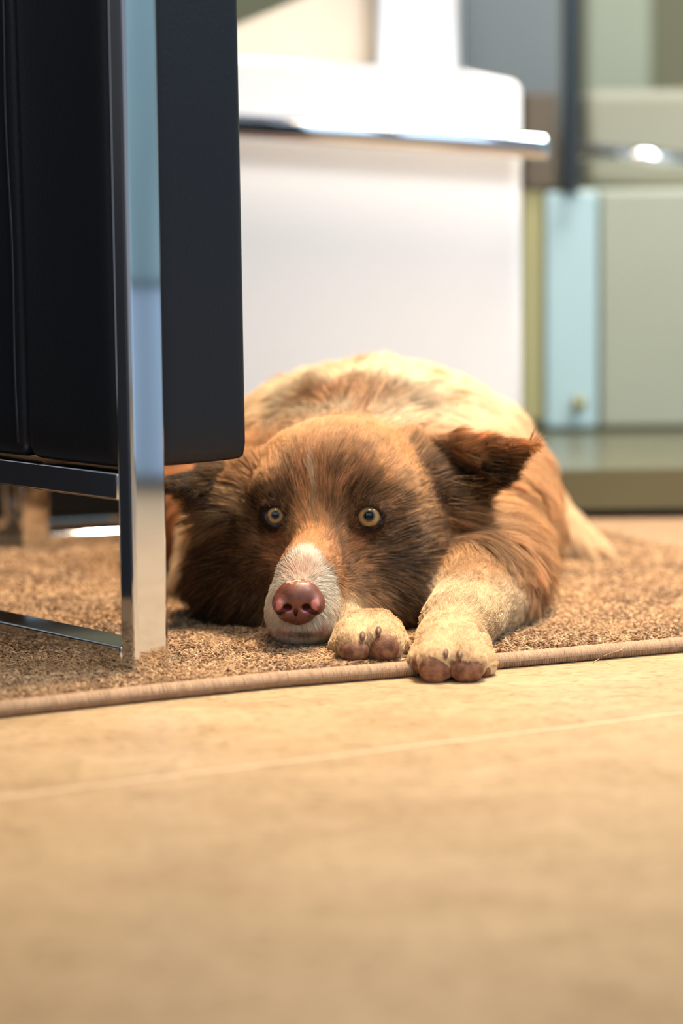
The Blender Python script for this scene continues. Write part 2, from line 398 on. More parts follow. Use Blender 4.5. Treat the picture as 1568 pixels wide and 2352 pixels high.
for i in range(NS + 1):
    e = edge_pt(i / NS); row = []
    for j in range(NT + 1):
        t = 0.006 + 0.93 * (j / NT) ** 1.4
        z = 0.0055 if j > 0 else 0.003
        p = e + en * t; row.append(bm.verts.new((p[0], p[1], z)))
    grid.append(row)
for i in range(NS):
    for j in range(NT): bm.faces.new((grid[i][j], grid[i + 1][j], grid[i + 1][j + 1], grid[i][j + 1]))
from_bm('backing', bm, M_rug, rug)
# bound edge: a roll wrapped with yarn
m = mat('wrapped_yarn', srgb(158, 128, 104), 0.85, 0, 0.15)
nt = m.node_tree; wv = nt.nodes.new('ShaderNodeTexWave'); wv.inputs['Scale'].default_value = 260; wv.inputs['Distortion'].default_value = 2.5; wv.inputs['Detail'].default_value = 3
tc = nt.nodes.new('ShaderNodeTexCoord'); bp = nt.nodes.new('ShaderNodeBump'); bp.inputs['Strength'].default_value = 0.9; bp.inputs['Distance'].default_value = 0.0012
rp = nt.nodes.new('ShaderNodeValToRGB'); rp.color_ramp.elements[0].color = srgb(152, 124, 104); rp.color_ramp.elements[1].color = srgb(214, 182, 152)
nt.links.new(tc.outputs['Object'], wv.inputs['Vector']); nt.links.new(wv.outputs['Fac'], bp.inputs['Height'])
nt.links.new(bp.outputs['Normal'], nt.nodes['Principled BSDF'].inputs['Normal'])
nt.links.new(wv.outputs['Fac'], rp.inputs['Fac']); nt.links.new(rp.outputs['Color'], nt.nodes['Principled BSDF'].inputs['Base Color'])
bm = bmesh.new(); pts = []
for i in range(500):
    e = edge_pt(i / 499) + en * 0.0052
    pts.append((e[0], e[1], 0.0050 + 0.0002 * math.sin(i * 0.7)))
tube_mesh(bm, pts, [0.0052 + 0.00018 * math.sin(i * 1.9) + .0001 * random.random() for i in range(500)], 14)
from_bm('bound_edge', bm, m, rug)

M_yarn = attr_mat('pile_yarn', 'tint', 0.9, 0.1)
M_fur = attr_mat('fur', 'tint', 0.48, 0.35)
_nt = M_fur.node_tree; _tr = _nt.nodes.new('ShaderNodeBsdfTranslucent'); _mx = _nt.nodes.new('ShaderNodeMixShader'); _mx.inputs[0].default_value = 0.38
_at = [n for n in _nt.nodes if n.type == 'ATTRIBUTE'][0]
_nt.links.new(_at.outputs['Color'], _tr.inputs['Color']); _nt.links.new(_nt.nodes['Principled BSDF'].outputs[0], _mx.inputs[1])
_nt.links.new(_tr.outputs[0], _mx.inputs[2]); _nt.links.new(_mx.outputs[0], _nt.nodes['Material Output'].inputs['Surface'])
def grow_pile():
    # tufts: each a few short curly yarns leaning together
    def seed(n, tmin, tmax, s0, s1):
        t = rng.uniform(tmin, tmax, n); s = rng.uniform(s0, s1, n)
        P = edge_pt(s) + en[None] * t[:, None]
        return P
    sets = []
    for (n, t0, t1, per, rad, h) in ((10000, .0105, .15, 7, .00095, .0095), (15000, .15, .42, 4, .00095, .0085), (15000, .42, .90, 3, .0012, .008)):
        P = seed(int(n), t0, t1, .12, .86)
        px, py = proj(P); keep = (px > -450) & (px < 2150); P = P[keep]; k = len(P)
        lean = rng.normal(0, .45, (k, 2)); tone = rng.random(k)
        pt = np.concatenate([P[:, :2], np.zeros((k, 1))], 1)
        nz = fbm(pt, 26.0)
        root = np.repeat(P, per, 0); off = rng.normal(0, .0004 + rad, (k * per, 2)); N = k * per
        ln = np.repeat(lean, per, 0) * .8 + rng.normal(0, .14, (N, 2)); hh = h * rng.uniform(.7, 1.15, N)
        ph = np.repeat(rng.uniform(0, 6.28, k), per) + np.tile(np.arange(per), k) * 6.28 / per; K = 6; S = np.zeros((N, K, 3))
        for q in range(K):
            u = q / (K - 1)
            S[:, q, 0] = root[:, 0] + off[:, 0] * (1 - .45 * u) + ln[:, 0] * hh * u * u * .8 + .0011 * np.cos(ph + 7 * u)
            S[:, q, 1] = root[:, 1] + off[:, 1] * (1 - .45 * u) + ln[:, 1] * hh * u * u * .8 + .0011 * np.sin(ph + 7 * u)
            S[:, q, 2] = .004 + hh * (u - .28 * u * u)
        c0, c1, c2 = lin(134, 108, 84), lin(184, 150, 114), lin(204, 170, 132)
        a = np.repeat(np.clip(sstep(.25, .75, nz) * .7 + tone * .5 - .1, 0, 1), per)
        col = c0 + (c1 - c0) * a[:, None]; w = (rng.random(N) < .2)[:, None]; col = np.where(w, c2, col)
        col = col * rng.uniform(.85, 1.1, (N, 1))
        R = np.tile(np.array([1, 1, 1, 1, .9, .55]) * rad, (N, 1))
        sets.append((S, R, col))
    o = curves_obj('pile', np.concatenate([s[0] for s in sets]), np.concatenate([s[1] for s in sets]), np.concatenate([s[2] for s in sets]), M_yarn, rug)
    o['kind'] = 'stuff'
grow_pile()
def wrap_yarn():
    # the yarn whipped round the edge, turn by turn
    n = 3400; s = np.linspace(.12, .86, n) + rng.normal(0, .00006, n); e = edge_pt(s) + en[None] * .0052
    tdir = edge_pt(s + .001) - edge_pt(s); tdir /= np.linalg.norm(tdir, axis=1, keepdims=True)
    side = np.stack([-tdir[:, 1], tdir[:, 0], 0 * s], 1); K = 9; S = np.zeros((n, K, 3)); rr = .00535 + rng.normal(0, .00008, n)
    for q in range(K):
        a = math.radians(-165 + 190 * q / (K - 1)) + rng.normal(0, .02, n)
        S[:, q] = e + side * (np.cos(a + math.pi) * -rr)[:, None] * -1 + tdir * (rng.normal(0, .00012, n) + .0006 * q / K)[:, None]
        S[:, q, 2] = .0050 + np.abs(np.sin(a)) * rr if q < K - 1 else .0050 + np.sin(a) * rr
    c = lin(178, 150, 124) * rng.uniform(.72, 1.12, (n, 1))
    curves_obj('edge_yarn', S, np.full((n, K), .00040), c, M_yarn, rug)
    m_ = 900; p = edge_pt(rng.uniform(.12, .86, m_)) + en[None] * rng.uniform(.0, .010, (m_, 1)); p[:, 2] = rng.uniform(.004, .0105, m_)
    d = rng.normal(0, 1, (m_, 3)); d[:, 2] = np.abs(d[:, 2]) * .4; L = rng.uniform(.002, .006, m_); t = np.linspace(0, 1, 5)[None, :, None]
    F = p[:, None] + L[:, None, None] * (t * d[:, None] * .6 + t * t * rng.normal(0, .4, (m_, 1, 3))); F[:, :, 2] = np.maximum(F[:, :, 2], .0005)
    f = curves_obj('edge_fuzz', F, np.full((m_, 5), .00007), np.tile(lin(200, 170, 140), (m_, 1)), M_yarn, rug); f['kind'] = 'stuff'
wrap_yarn()
bm = bmesh.new(); tube_mesh(bm, [G(1362, 1522, .0004), G(1382, 1508, .002), G(1404, 1499, .0085), G(1424, 1493, .0117), G(1436, 1484, .0125)], [.00022, .0003, .0003, .00025, .0001], 6)
tag(from_bm('shed_hair', bm, mat('pale_hair', srgb(226, 196, 150), 0.5)), 'single pale shed hair lying across the bound edge of the rug right of the paw', 'hair')

# ------------------------------------------------------------------ the dog
DOG_AT = (0.05, 1.95, 0.010)
dog = tag(empty('dog', DOG_AT), 'brown and cream long haired dog lying on the rug with its head on its paw', 'dog')

# ---- the body as one blended volume
prims = []
def E(g, c, r, k=0.014): prims.append(dict(t='E', g=g, c=np.array(W(*c)), r=np.array(r if hasattr(r, '__len__') else (r, r, r), float), k=k))
def K(g, a, b, ra, rb, k=0.014): prims.append(dict(t='C', g=g, a=np.array(W(*a)), b=np.array(W(*b)), ra=ra, rb=rb, k=k))
def T(g, a, b, c, th, k=0.006): prims.append(dict(t='T', g=g, a=np.array(W(*a)), b=np.array(W(*b)), c=np.array(W(*c)), th=th, k=k))

# torso and neck
E('body', (905, 1104, 2.08), (.112, .225, .088))
E('body', (905, 1090, 2.20), (.105, .12, .092))
E('body', (740, 1102, 2.06), (.075, .17, .082), .03)
K('neck', (805, 1150, 1.87), (865, 1085, 1.99), .066, .084, .03)
E('neck', (845, 1240, 1.90), (.105, .07, .062), .03)
E('body', (1075, 1195, 1.945), (.046, .07, .062), .03)
E('neck', (1060, 1262, 1.865), (.040, .040, .032), .03)
E('body', (1120, 1190, 2.08), (.040, .12, .058), .03)
E('body', (640, 1205, 1.96), (.050, .08, .055), .03)
# hind legs spread at both sides
E('thigh', (480, 1170, 2.10), (.052, .075, .060), .03)
K('hind', (478, 1236, 1.99), (438, 1318, 1.95), .020, .012, .012)
E('thigh', (1180, 1170, 2.18), (.038, .07, .042), .03)
K('hind', (1225, 1172, 2.16), (1358, 1264, 2.12), .026, .011, .012)
# right foreleg
K('neck', (1075, 1240, 1.88), (1090, 1320, 1.80), .044, .034, .02)
K('leg', (1092, 1345, 1.79), (1098, 1372, 1.765), .030, .030, .02)
K('leg', (1098, 1376, 1.765), (1050, 1432, 1.695), .030, .0255, .014)
K('leg', (1120, 1385, 1.81), (1120, 1350, 1.87), .030, .034, .012)
E('paw', (1035, 1470, 1.662), (.0245, .030, .020), .012)
K('paw', (994, 1478, 1.650), (972, 1520, 1.638), .0115, .0112, .004)
K('paw', (1014, 1470, 1.645), (1004, 1520, 1.622), .0132, .0138, .0025)
K('paw', (1060, 1472, 1.645), (1073, 1523, 1.622), .0132, .0134, .0025)
K('paw', (1088, 1480, 1.655), (1106, 1528, 1.638), .0115, .0110, .004)
# left foreleg folded under the chin, its paw beside the muzzle
K('leg', (640, 1300, 1.90), (690, 1425, 1.80), .040, .022, .02)
K('leg', (690, 1432, 1.80), (790, 1440, 1.715), .020, .0165, .012)
E('paw', (848, 1452, 1.685), (.0205, .028, .0155), .010)
K('paw', (798, 1462, 1.690), (786, 1484, 1.680), .0105, .0095, .004)
K('paw', (828, 1440, 1.672), (814, 1482, 1.650), .0122, .0136, .0025)
K('paw', (871, 1438, 1.672), (881, 1478, 1.650), .0122, .0134, .0025)
K('paw', (892, 1450, 1.685), (908, 1480, 1.668), .0105, .0098, .004)
# head
E('head', (780, 1132, 1.815), (.070, .066, .055), .02)
E('head', (778, 1110, 1.785), (.052, .045, .040), .02)
E('head', (658, 1138, 1.764), .0205, .016)
E('head', (852, 1136, 1.763), .0215, .016)
K('head', (748, 1195, 1.768), (706, 1320, 1.715), .0215, .0175, .02)
K('muzzle', (706, 1320, 1.713), (688, 1362, 1.702), .0185, .0170, .012)
E('muzzle', (690, 1414, 1.713), (.0218, .028, .0188), .010)
K('head', (745, 1330, 1.762), (696, 1392, 1.712), .031, .0215, .016)
K('head', (805, 1345, 1.768), (738, 1412, 1.728), .027, .0185, .016)
E('head', (652, 1262, 1.790), .033, .02)
E('head', (868, 1272, 1.788), .042, .02)
E('head', (610, 1340, 1.808), (.040, .035, .036), .02)
E('head', (880, 1352, 1.788), (.044, .038, .032), .02)
E('head', (820, 1390, 1.770), (.030, .03, .022), .02)
E('cheek', (570, 1290, 1.835), (.036, .035, .044), .02)
E('cheek', (965, 1290, 1.835), (.040, .035, .046), .02)
E('head', (600, 1190, 1.812), .030, .02)
E('head', (925, 1190, 1.812), .034, .02)
# ears: cupped flaps
def ear(pts, g):
    A, B, Gc, Ee, Cc, D = pts
    K('head', A, B, .009, .008, .012)
    T(g, A, Gc, Ee, .0026); T(g, Ee, Gc, Cc, .0024); T(g, Gc, B, Cc, .0026); T(g, A, B, Gc, .003)
    T(g, Ee, Cc, D, .0022)
ear([(935, 1022, 1.802), (1052, 1178, 1.792), (1035, 1095, 1.824), (1040, 1014, 1.806), (1142, 1092, 1.782), (1206, 1024, 1.768)], 'ear')
ear([(585, 1078, 1.800), (512, 1180, 1.792), (520, 1115, 1.822), (508, 1075, 1.808), (452, 1122, 1.782), (372, 1112, 1.790)], 'ear')

def pdist(p, P):
    if p['t'] == 'E':
        q = (P - p['c']); r = p['r'].astype(P.dtype)
        k0 = np.sqrt(((q / r) ** 2).sum(-1)); k1 = np.sqrt(((q / (r * r)) ** 2).sum(-1)) + 1e-9
        return k0 * (k0 - 1) / k1
    if p['t'] == 'C':
        a, b = p['a'].astype(P.dtype), p['b'].astype(P.dtype); ab = b - a
        h = np.clip(((P - a) @ ab) / (ab @ ab), 0, 1)
        return np.sqrt(((P - a - h[..., None] * ab) ** 2).sum(-1)) - (p['ra'] + (p['rb'] - p['ra']) * h)
    a, b, c = (p[x].astype(P.dtype) for x in 'abc')
    n = np.cross(b - a, c - a); nn = n @ n
    def seg(u, v):
        uv = v - u; h = np.clip(((P - u) @ uv) / (uv @ uv), 0, 1); return ((P - u - h[..., None] * uv) ** 2).sum(-1)
    de = np.minimum(np.minimum(seg(a, b), seg(b, c)), seg(c, a))
    ins = (((P - a) @ np.cross(n, b - a)) >= 0) & (((P - b) @ np.cross(n, c - b)) >= 0) & (((P - c) @ np.cross(n, a - c)) >= 0)
    dp = ((P - a) @ n) ** 2 / nn
    return np.sqrt(np.where(ins, dp, de)) - p['th']
def pbox(p):
    if p['t'] == 'E': return p['c'] - p['r'], p['c'] + p['r']
    if p['t'] == 'C':
        r = max(p['ra'], p['rb']); return np.minimum(p['a'], p['b']) - r, np.maximum(p['a'], p['b']) + r
    s = np.stack([p['a'], p['b'], p['c']]); return s.min(0) - p['th'], s.max(0) + p['th']
def smin(a, b, k):
    h = np.maximum(k - np.abs(a - b), 0) / k
    return np.minimum(a, b) - h * h * k * 0.25
carves = []      # (function of P giving the carved distance, box, mode)
def sdf_at(P):
    d = np.full(P.shape[:-1], 1.0)
    for p in prims: d = smin(d, pdist(p, P), p['k'])
    return d
def surf_on_ray(px, py, d0, d1, n=400):
    ds = np.linspace(d0, d1, n); P = np.stack([W(px, py, d) for d in ds]); v = sdf_at(P)
    i = np.argmax(v < 0)
    return ds[i] if v[i] < 0 else None

# ---- eyes, set into the skull where the face is
EYES = []
for (ex, ey, r_hole, er) in ((632.5, 1184, (.0064, .0066, .0065), .0108), (847, 1186, (.0090, .0072, .0084), .0114)):
    ds = surf_on_ray(ex, ey, 1.68, 1.85)
    c = W(ex, ey, ds + er * 0.45)
    tgt = EYE + np.array([0, 0, .03]) - c; gz = tgt / np.linalg.norm(tgt)
    EYES.append((c, gz, er, r_hole))

def unit_(v): return v / np.linalg.norm(v)
def field(lo, hi, h):
    n = np.ceil((hi - lo) / h).astype(int) + 1
    ax = [lo[i] + h * np.arange(n[i]) for i in range(3)]
    V = np.full(n, 0.05, np.float32)
    def sub(b0, b1):
        i0 = np.clip(((b0 - lo) / h).astype(int), 0, n - 1); i1 = np.clip(((b1 - lo) / h).astype(int) + 2, 1, n)
        return tuple(slice(i0[i], i1[i]) for i in range(3))
    for p in prims:
        b0, b1 = pbox(p); m = p['k'] + 0.012; s = sub(b0 - m, b1 + m)
        Pp = np.stack(np.meshgrid(*[ax[i][s[i]] for i in range(3)], indexing='ij'), -1).astype(np.float32)
        V[s] = smin(V[s], pdist(p, Pp).astype(np.float32), p['k'])
    for c, gz, er, rh in EYES:
        s = sub(c - .04, c + .04)
        Pp = np.stack(np.meshgrid(*[ax[i][s[i]] for i in range(3)], indexing='ij'), -1)
        q = Pp - c; l = np.sqrt((q ** 2).sum(-1)); z = q @ gz; r = np.sqrt(np.maximum(l * l - z * z, 0))
        lid = l - (er + .0016)
        v = smin(V[s], lid, .007)
        hx = unit_(np.cross(gz, [0, 0, 1.0])); hy = np.cross(hx, gz); qx = (q @ hx) / rh[0]; qy = (q @ hy + .0009) / rh[1]
        hole = np.maximum(((np.abs(qx) ** 1.8 + np.abs(qy) ** 1.8) ** (1 / 1.8) - (.80 + .25 * z / er)) * rh[1], -z)           # widening opening in front
        v = -smin(-v, hole, .0012)
        v = -smin(-v, l - er * 0.99, .0008)                          # the ball's own seat
        V[s] = v
    # the underside rests flat: on the rug's backing, or on the tile in front of its edge
    X_, Y_ = np.meshgrid(ax[0], ax[1], indexing='ij'); e0 = edge_pt(.5)
    on = (X_ - e0[0]) * en[0] + (Y_ - e0[1]) * en[1]
    zmin = np.where(on > .0, .0066, .0006)
    V = np.maximum(V, (zmin[:, :, None] - ax[2][None, None, :]).astype(np.float32))
    return V, ax
def surface_nets(V, lo, h):
    S = V < 0; n = np.array(V.shape)
    c = [(i, j, k) for i in (0, 1) for j in (0, 1) for k in (0, 1)]
    cs = lambda A, o: A[o[0]:n[0] - 1 + o[0], o[1]:n[1] - 1 + o[1], o[2]:n[2] - 1 + o[2]]
    cnt = sum(cs(S, o).astype(np.int8) for o in c); act = (cnt > 0) & (cnt < 8)
    idx = np.argwhere(act); ids = -np.ones(act.shape, np.int64); ids[act] = np.arange(len(idx))
    acc = np.zeros((len(idx), 3)); w = np.zeros(len(idx))
    for a in c:
        for d in range(3):
            if a[d]: continue
            b = list(a); b[d] = 1
            va = V[idx[:, 0] + a[0], idx[:, 1] + a[1], idx[:, 2] + a[2]]; vb_ = V[idx[:, 0] + b[0], idx[:, 1] + b[1], idx[:, 2] + b[2]]
            x = (va < 0) != (vb_ < 0); t = np.where(x, va / np.where(x, va - vb_, 1), 0)
            p = np.array(a, float) + np.zeros((len(idx), 3)); p[:, d] += t
            acc += p * x[:, None]; w += x
    verts = lo + (idx + acc / w[:, None]) * h
    faces = []
    for d in range(3):
        e1, e2 = (d + 1) % 3, (d + 2) % 3
        sl0 = [slice(1, -1)] * 3; sl0[d] = slice(0, n[d] - 1); sl1 = [slice(1, -1)] * 3; sl1[d] = slice(1, n[d])
        A, B = S[tuple(sl0)], S[tuple(sl1)]
        e = np.argwhere(A != B); 
        if not len(e): continue
        flip = A[e[:, 0], e[:, 1], e[:, 2]]
        e = e + 1; e[:, d] -= 1
        def at(o1, o2):
            q = e.copy(); q[:, e1] += o1; q[:, e2] += o2; return ids[q[:, 0], q[:, 1], q[:, 2]]
        f = np.stack([at(-1, -1), at(0, -1), at(0, 0), at(-1, 0)], 1)
        f[~flip] = f[~flip][:, ::-1]
        faces.append(f)
    return verts, np.concatenate(faces)
def mesh_np(name, v, f):
    me = bpy.data.meshes.new(name); me.vertices.add(len(v)); me.vertices.foreach_set('co', v.astype(np.float32).ravel())
    k = f.shape[1]
    me.loops.add(f.size); me.loops.foreach_set('vertex_index', f.astype(np.int32).ravel())
    me.polygons.add(len(f)); me.polygons.foreach_set('loop_start', np.arange(0, f.size, k, dtype=np.int32))
    me.polygons.foreach_set('loop_total', np.full(len(f), k, np.int32))
    me.update(calc_edges=True); me.validate(); me.polygons.foreach_set('use_smooth', [True] * len(me.polygons))
    return me
lo = np.array([-.20, 1.57, -0.004]); hi = np.array([.29, 2.42, .215]); HV = 0.0020
V, ax = field(lo, hi, HV)
verts, quads = surface_nets(V, lo, HV)

# ---- the coat: kinds of fur by which part of the body a point lies on
GROUPS = ['head', 'muzzle', 'cheek', 'ear', 'neck', 'body', 'thigh', 'hind', 'leg', 'paw']
def gweights(P):
    D = {g: np.full(len(P), 1.0) for g in GROUPS}
    for p in prims: D[p['g']] = np.minimum(D[p['g']], pdist(p, P))
    D['ear'] -= 0.001
    A = np.stack([D[g] for g in GROUPS], 1); A -= A.min(1, keepdims=True)
    w = np.exp(-A / 0.005); return w / w.sum(1, keepdims=True)
NOSE = W(686, 1360, 1.675)
def blob(px, py, cx, cy, rx, ry, soft=0.35, rot=0.0):
    c, s = math.cos(math.radians(rot)), math.sin(math.radians(rot))
    u = ((px - cx) * c + (py - cy) * s) / rx; v = (-(px - cx) * s + (py - cy) * c) / ry
    return 1 - sstep(1 - soft, 1 + soft, np.sqrt(u * u + v * v))
def coat(P, N, w):
    px, py = proj(P); n = len(P)
    g = {k: w[:, i] for i, k in enumerate(GROUPS)}
    jx = px + (fbm(P, 55) - .5) * 40; jy = py + (fbm(P + 7, 55) - .5) * 40
    def put(col, c, a): return col + (np.asarray(c) - col) * a[:, None]
    # head
    h = np.tile(lin(118, 86, 60), (n, 1))
    h = put(h, lin(232, 186, 128), 1 - sstep(975, 1100, jy))                     # tan crown, paler from top light put into its colour
    h = put(h, lin(214, 166, 108), blob(jx, jy, 905, 1100, 60, 85) * .9)         # pale side of the brow
    h = put(h, lin(204, 158, 106), blob(jx, jy, 590, 1065, 60, 60) * .8)
    h = put(h, lin(150, 120, 88), blob(jx, jy, 950, 1190, 45, 120, rot=-30) * .75)
    h = put(h, lin(104, 70, 44), blob(jx, jy, 770, 1075, 105, 60, .6) * .5)
    h = put(h, lin(52, 32, 20), blob(jx, jy, 650, 1140, 64, 36, .6) * .7)
    h = put(h, lin(56, 34, 21), blob(jx, jy, 838, 1138, 66, 32, .6) * .7)
    h = put(h, lin(50, 31, 21), blob(jx, jy, 632, 1190, 48, 48, .5) * .9)
    h = put(h, lin(58, 38, 27), blob(jx, jy, 848, 1192, 62, 55, .5) * .9)
    h = put(h, lin(66, 48, 36), blob(jx, jy, 880, 1270, 110, 75, .5) * .8)
    h = put(h, lin(56, 42, 32), blob(jx, jy, 940, 1370, 90, 110, .5) * .85)
    h = put(h, lin(142, 104, 70), blob(jx, jy, 810, 1360, 55, 95, .5) * .9)      # warm lip side
    h = put(h, lin(46, 30, 20), (1 - sstep(560, 625, jx)) * sstep(1110, 1180, jy) * .9)  # dark left side of the face, its shade painted into the coat
    h = put(h, lin(54, 35, 23), blob(jx, jy, 565, 1370, 70, 130) * .9)
    h = put(h, lin(150, 104, 64), blob(jx, jy, 715, 1105, 34, 90) * .5)
    h = put(h, lin(214, 160, 98), blob(jx, jy, 712, 1225, 42, 62, .5) * .95)    # tan bridge
    h = put(h, lin(172, 124, 80), blob(jx, jy, 765, 1265, 60, 50, .5) * .7)
    h = put(h, lin(132, 86, 50), blob(jx, jy, 640, 1262, 30, 40, .5) * .7)
    h = put(h, lin(200, 176, 150), blob(px + (jx - px) * .3, py, 722, 1118, 6, 62, .6) * .7)
    wht = np.maximum(blob(px + (jx - px) * .35, py + (jy - py) * .35, 690, 1385, 82, 105, .10), blob(px, py, 697, 1300, 38, 42, .25, 15)) * (1 - sstep(1.735, 1.748, P[:, 1]))
    h = put(h, lin(252, 246, 234), wht)
    h = put(h, lin(226, 178, 150), blob(px, py, 690, 1312, 38, 26, .6) * .55)
    for mx_, my_, sx_, sy_ in ((655, 1442, 20, 9), (738, 1440, 16, 12)): h = put(h, lin(222, 160, 152), blob(px, py, mx_, my_, sx_, sy_, .5) * .8)
    h = put(h, lin(60, 40, 34), blob(px + (jx - px) * .2, py, 697, 1446, 34, 8, .5) * .95)
    h = put(h, lin(34, 22, 16), blob(jx, jy, 1035, 1130, 48, 62, .5) * .85)
    h = put(h, lin(74, 50, 34), blob(jx, jy, 975, 1050, 40, 60, .5) * .6)
    # pale ear-base tufts
    t = fbm(P + 3, 120)
    h = put(h, lin(196, 164, 120), blob(jx, jy, 1068, 1265, 46, 62, .4) * sstep(.42, .55, t))
    h = put(h, lin(168, 140, 104), blob(jx, jy, 520, 1140, 62, 70, .4) * sstep(.50, .60, t) * .8)
    h = put(h, lin(172, 130, 84), sstep(1010, 1060, jx) * .5)
    # ears: pale brown outside, nearly black inside
    e = np.tile(lin(120, 76, 40), (n, 1))
    e = put(e, lin(190, 128, 64), sstep(1140, 1215, jx) * .8)
    e = put(e, lin(168, 112, 58), (1 - sstep(985, 1010, jy + 0 * jx)) * .7)
    fold = 1035 + (px - 1030) * .02
    inside = sstep(-8, 18, py - np.where(px > 800, fold - 10 + 24 * np.cos((px - 1040) / 120), 1078)) * (N[:, 1] < .3)
    e = put(e, lin(26, 17, 12), inside * .93)
    e = put(e, lin(36, 25, 18), (1 - sstep(560, 600, px)) * .85)
    # neck, body, legs
    k = np.tile(lin(206, 158, 104), (n, 1))
    k = put(k, lin(132, 92, 62), sstep(.45, .62, fbm(P * np.array([1, 1, .35]) + 2, 70)) * sstep(1010, 1120, jy) * .75)
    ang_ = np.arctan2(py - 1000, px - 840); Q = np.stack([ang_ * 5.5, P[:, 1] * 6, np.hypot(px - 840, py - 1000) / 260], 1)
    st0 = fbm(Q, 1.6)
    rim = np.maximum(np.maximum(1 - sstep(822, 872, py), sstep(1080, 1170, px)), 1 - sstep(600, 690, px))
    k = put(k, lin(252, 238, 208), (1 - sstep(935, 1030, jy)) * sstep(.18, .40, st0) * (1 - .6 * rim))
    k = put(k, lin(108, 70, 42), blob(jx, jy, 775, 928, 175, 40, .5) * .95)
    b = np.tile(lin(222, 176, 122), (n, 1))
    st = st0
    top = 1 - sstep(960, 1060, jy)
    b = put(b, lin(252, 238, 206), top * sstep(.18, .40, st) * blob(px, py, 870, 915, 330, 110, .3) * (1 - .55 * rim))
    b = put(b, lin(150, 106, 68), sstep(.46, .6, st) * sstep(1040, 1120, py) * .7)
    th = np.tile(lin(180, 126, 76), (n, 1)); th = put(th, lin(96, 62, 40), blob(px, py, 440, 1245, 40, 55) * .9)
    th = put(th, lin(120, 82, 54), blob(px, py, 1270, 1262, 42, 40) * .8)
    th = put(th, lin(236, 208, 164), sstep(1225, 1260, px) * (1 - sstep(1225, 1255, py)))
    hd = np.tile(lin(240, 216, 176), (n, 1))
    lg = np.tile(lin(242, 218, 176), (n, 1)); lg = put(lg, lin(226, 198, 156), sstep(.45, .75, fbm(P, 40)) * .4)
    lg = put(lg, lin(186, 142, 98), 1 - sstep(1300, 1345, jy - (jx - 1080) * .15))
    pw = np.tile(lin(242, 214, 168), (n, 1)); pw = put(pw, lin(220, 188, 146), sstep(.5, .75, fbm(P, 60)) * .4)
    for cx_, cy_, ry_ in ((846, 1486, 40), (1040, 1535, 36), (988, 1530, 22), (1096, 1545, 20), (905, 1490, 24), (796, 1490, 20)): pw = put(pw, lin(104, 72, 52), blob(px, py, cx_, cy_, 8, ry_, .5) * .95)
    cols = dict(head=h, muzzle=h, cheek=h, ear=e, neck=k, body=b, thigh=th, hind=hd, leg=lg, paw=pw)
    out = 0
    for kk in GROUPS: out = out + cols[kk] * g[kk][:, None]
    lum = out @ np.array([.30, .55, .15])
    out = out + (lum[:, None] - out) * .22                       # less saturated than the sample swatches
    out = out * (1 + (.9 + .05 * (g['head'] + g['cheek'] + g['muzzle']) * sstep(.012, .04, lum)) * (1 - sstep(.05, .5, lum)))[:, None] * np.where((g['head'] + g['cheek'] + g['muzzle'] > .5)[:, None] & (lum < .45)[:, None], np.array([1.05, .99, .86]), np.where((lum > .42)[:, None], np.array([1.03, .985, .91]), np.array([1.0, 1.015, .93])))
    return out * np.minimum(1, .88 / out.max(1))[:, None]
def unit(v): return v / (np.linalg.norm(v, axis=-1, keepdims=True) + 1e-9)
HEADC = W(800, 1060, 1.80)
def flow(P, N, w):
    g = {k: w[:, i] for i, k in enumerate(GROUPS)}
    px, py = proj(P)
    rad = unit(P - NOSE)
    head = rad + np.array([0, .25, 0]); head[:, 2] -= .55 * sstep(1250, 1400, py)
    cheek = rad + np.array([0, .5, -.55])
    hc = P - HEADC; hc[:, 1] *= .5
    side = np.abs(px - 840) / 300
    body = unit(hc) * np.array([1, .6, .8]); body[:, 0] *= 1 - .55 * sstep(1000, 1100, px) * sstep(1030, 1120, py); body = body + np.array([0, .45, 0]); body[:, 2] -= .75 * np.clip(side, 0, 1.3)
    eb = np.where((px > 800)[:, None], W(960, 1075, 1.80), W(560, 1110, 1.80)); et = np.where((px > 800)[:, None], W(1230, 1020, 1.77), W(350, 1120, 1.78))
    ear_ = unit(et - eb) + .55 * unit(P - eb)
    la = W(1110, 1350, 1.80); lb = W(1040, 1530, 1.62)
    leg = np.tile(unit(lb - la), (len(P), 1))
    hind = np.tile(np.array([.3, -.2, -.9]), (len(P), 1)); hind[:, 0] *= np.where(px > 800, 2.2, -1.5)
    d = dict(head=head, muzzle=head, cheek=cheek, ear=ear_, neck=body, body=body, thigh=body, hind=hind, leg=leg, paw=leg)
    out = 0
    for kk in GROUPS: out = out + unit(d[kk]) * g[kk][:, None]
    out = out - N * (out * N).sum(1, keepdims=True)
    return unit(out)
LEN = dict(head=.019, muzzle=.0040, cheek=.042, ear=.018, neck=.050, body=.056, thigh=.034, hind=.022, leg=.0085, paw=.0048)
LIFT = dict(head=.22, muzzle=.30, cheek=.42, ear=.25, neck=.42, body=.68, thigh=.35, hind=.3, leg=.22, paw=.22)
def furlen(P, w):
    px, py = proj(P)
    L = sum(w[:, i] * LEN[k] for i, k in enumerate(GROUPS)); Lf = sum(w[:, i] * LIFT[k] for i, k in enumerate(GROUPS))
    wh = w[:, 0]
    dn = np.linalg.norm(P - NOSE, axis=1)
    L = L * (1 - wh * (1 - np.clip((dn - .01) / .11, .30, 1.0)))                 # short near the nose, longer outwards
    L = L * (1 + wh * .9 * sstep(930, 1020, px) * sstep(1130, 1200, py))
    L = L * (1 + wh * 1.3 * (1 - sstep(500, 580, px)))
    for c, gz, er, rh in EYES:
        L = L * (.22 + .78 * sstep(.011, .028, np.linalg.norm(P - c, axis=1)))
    return L, Lf

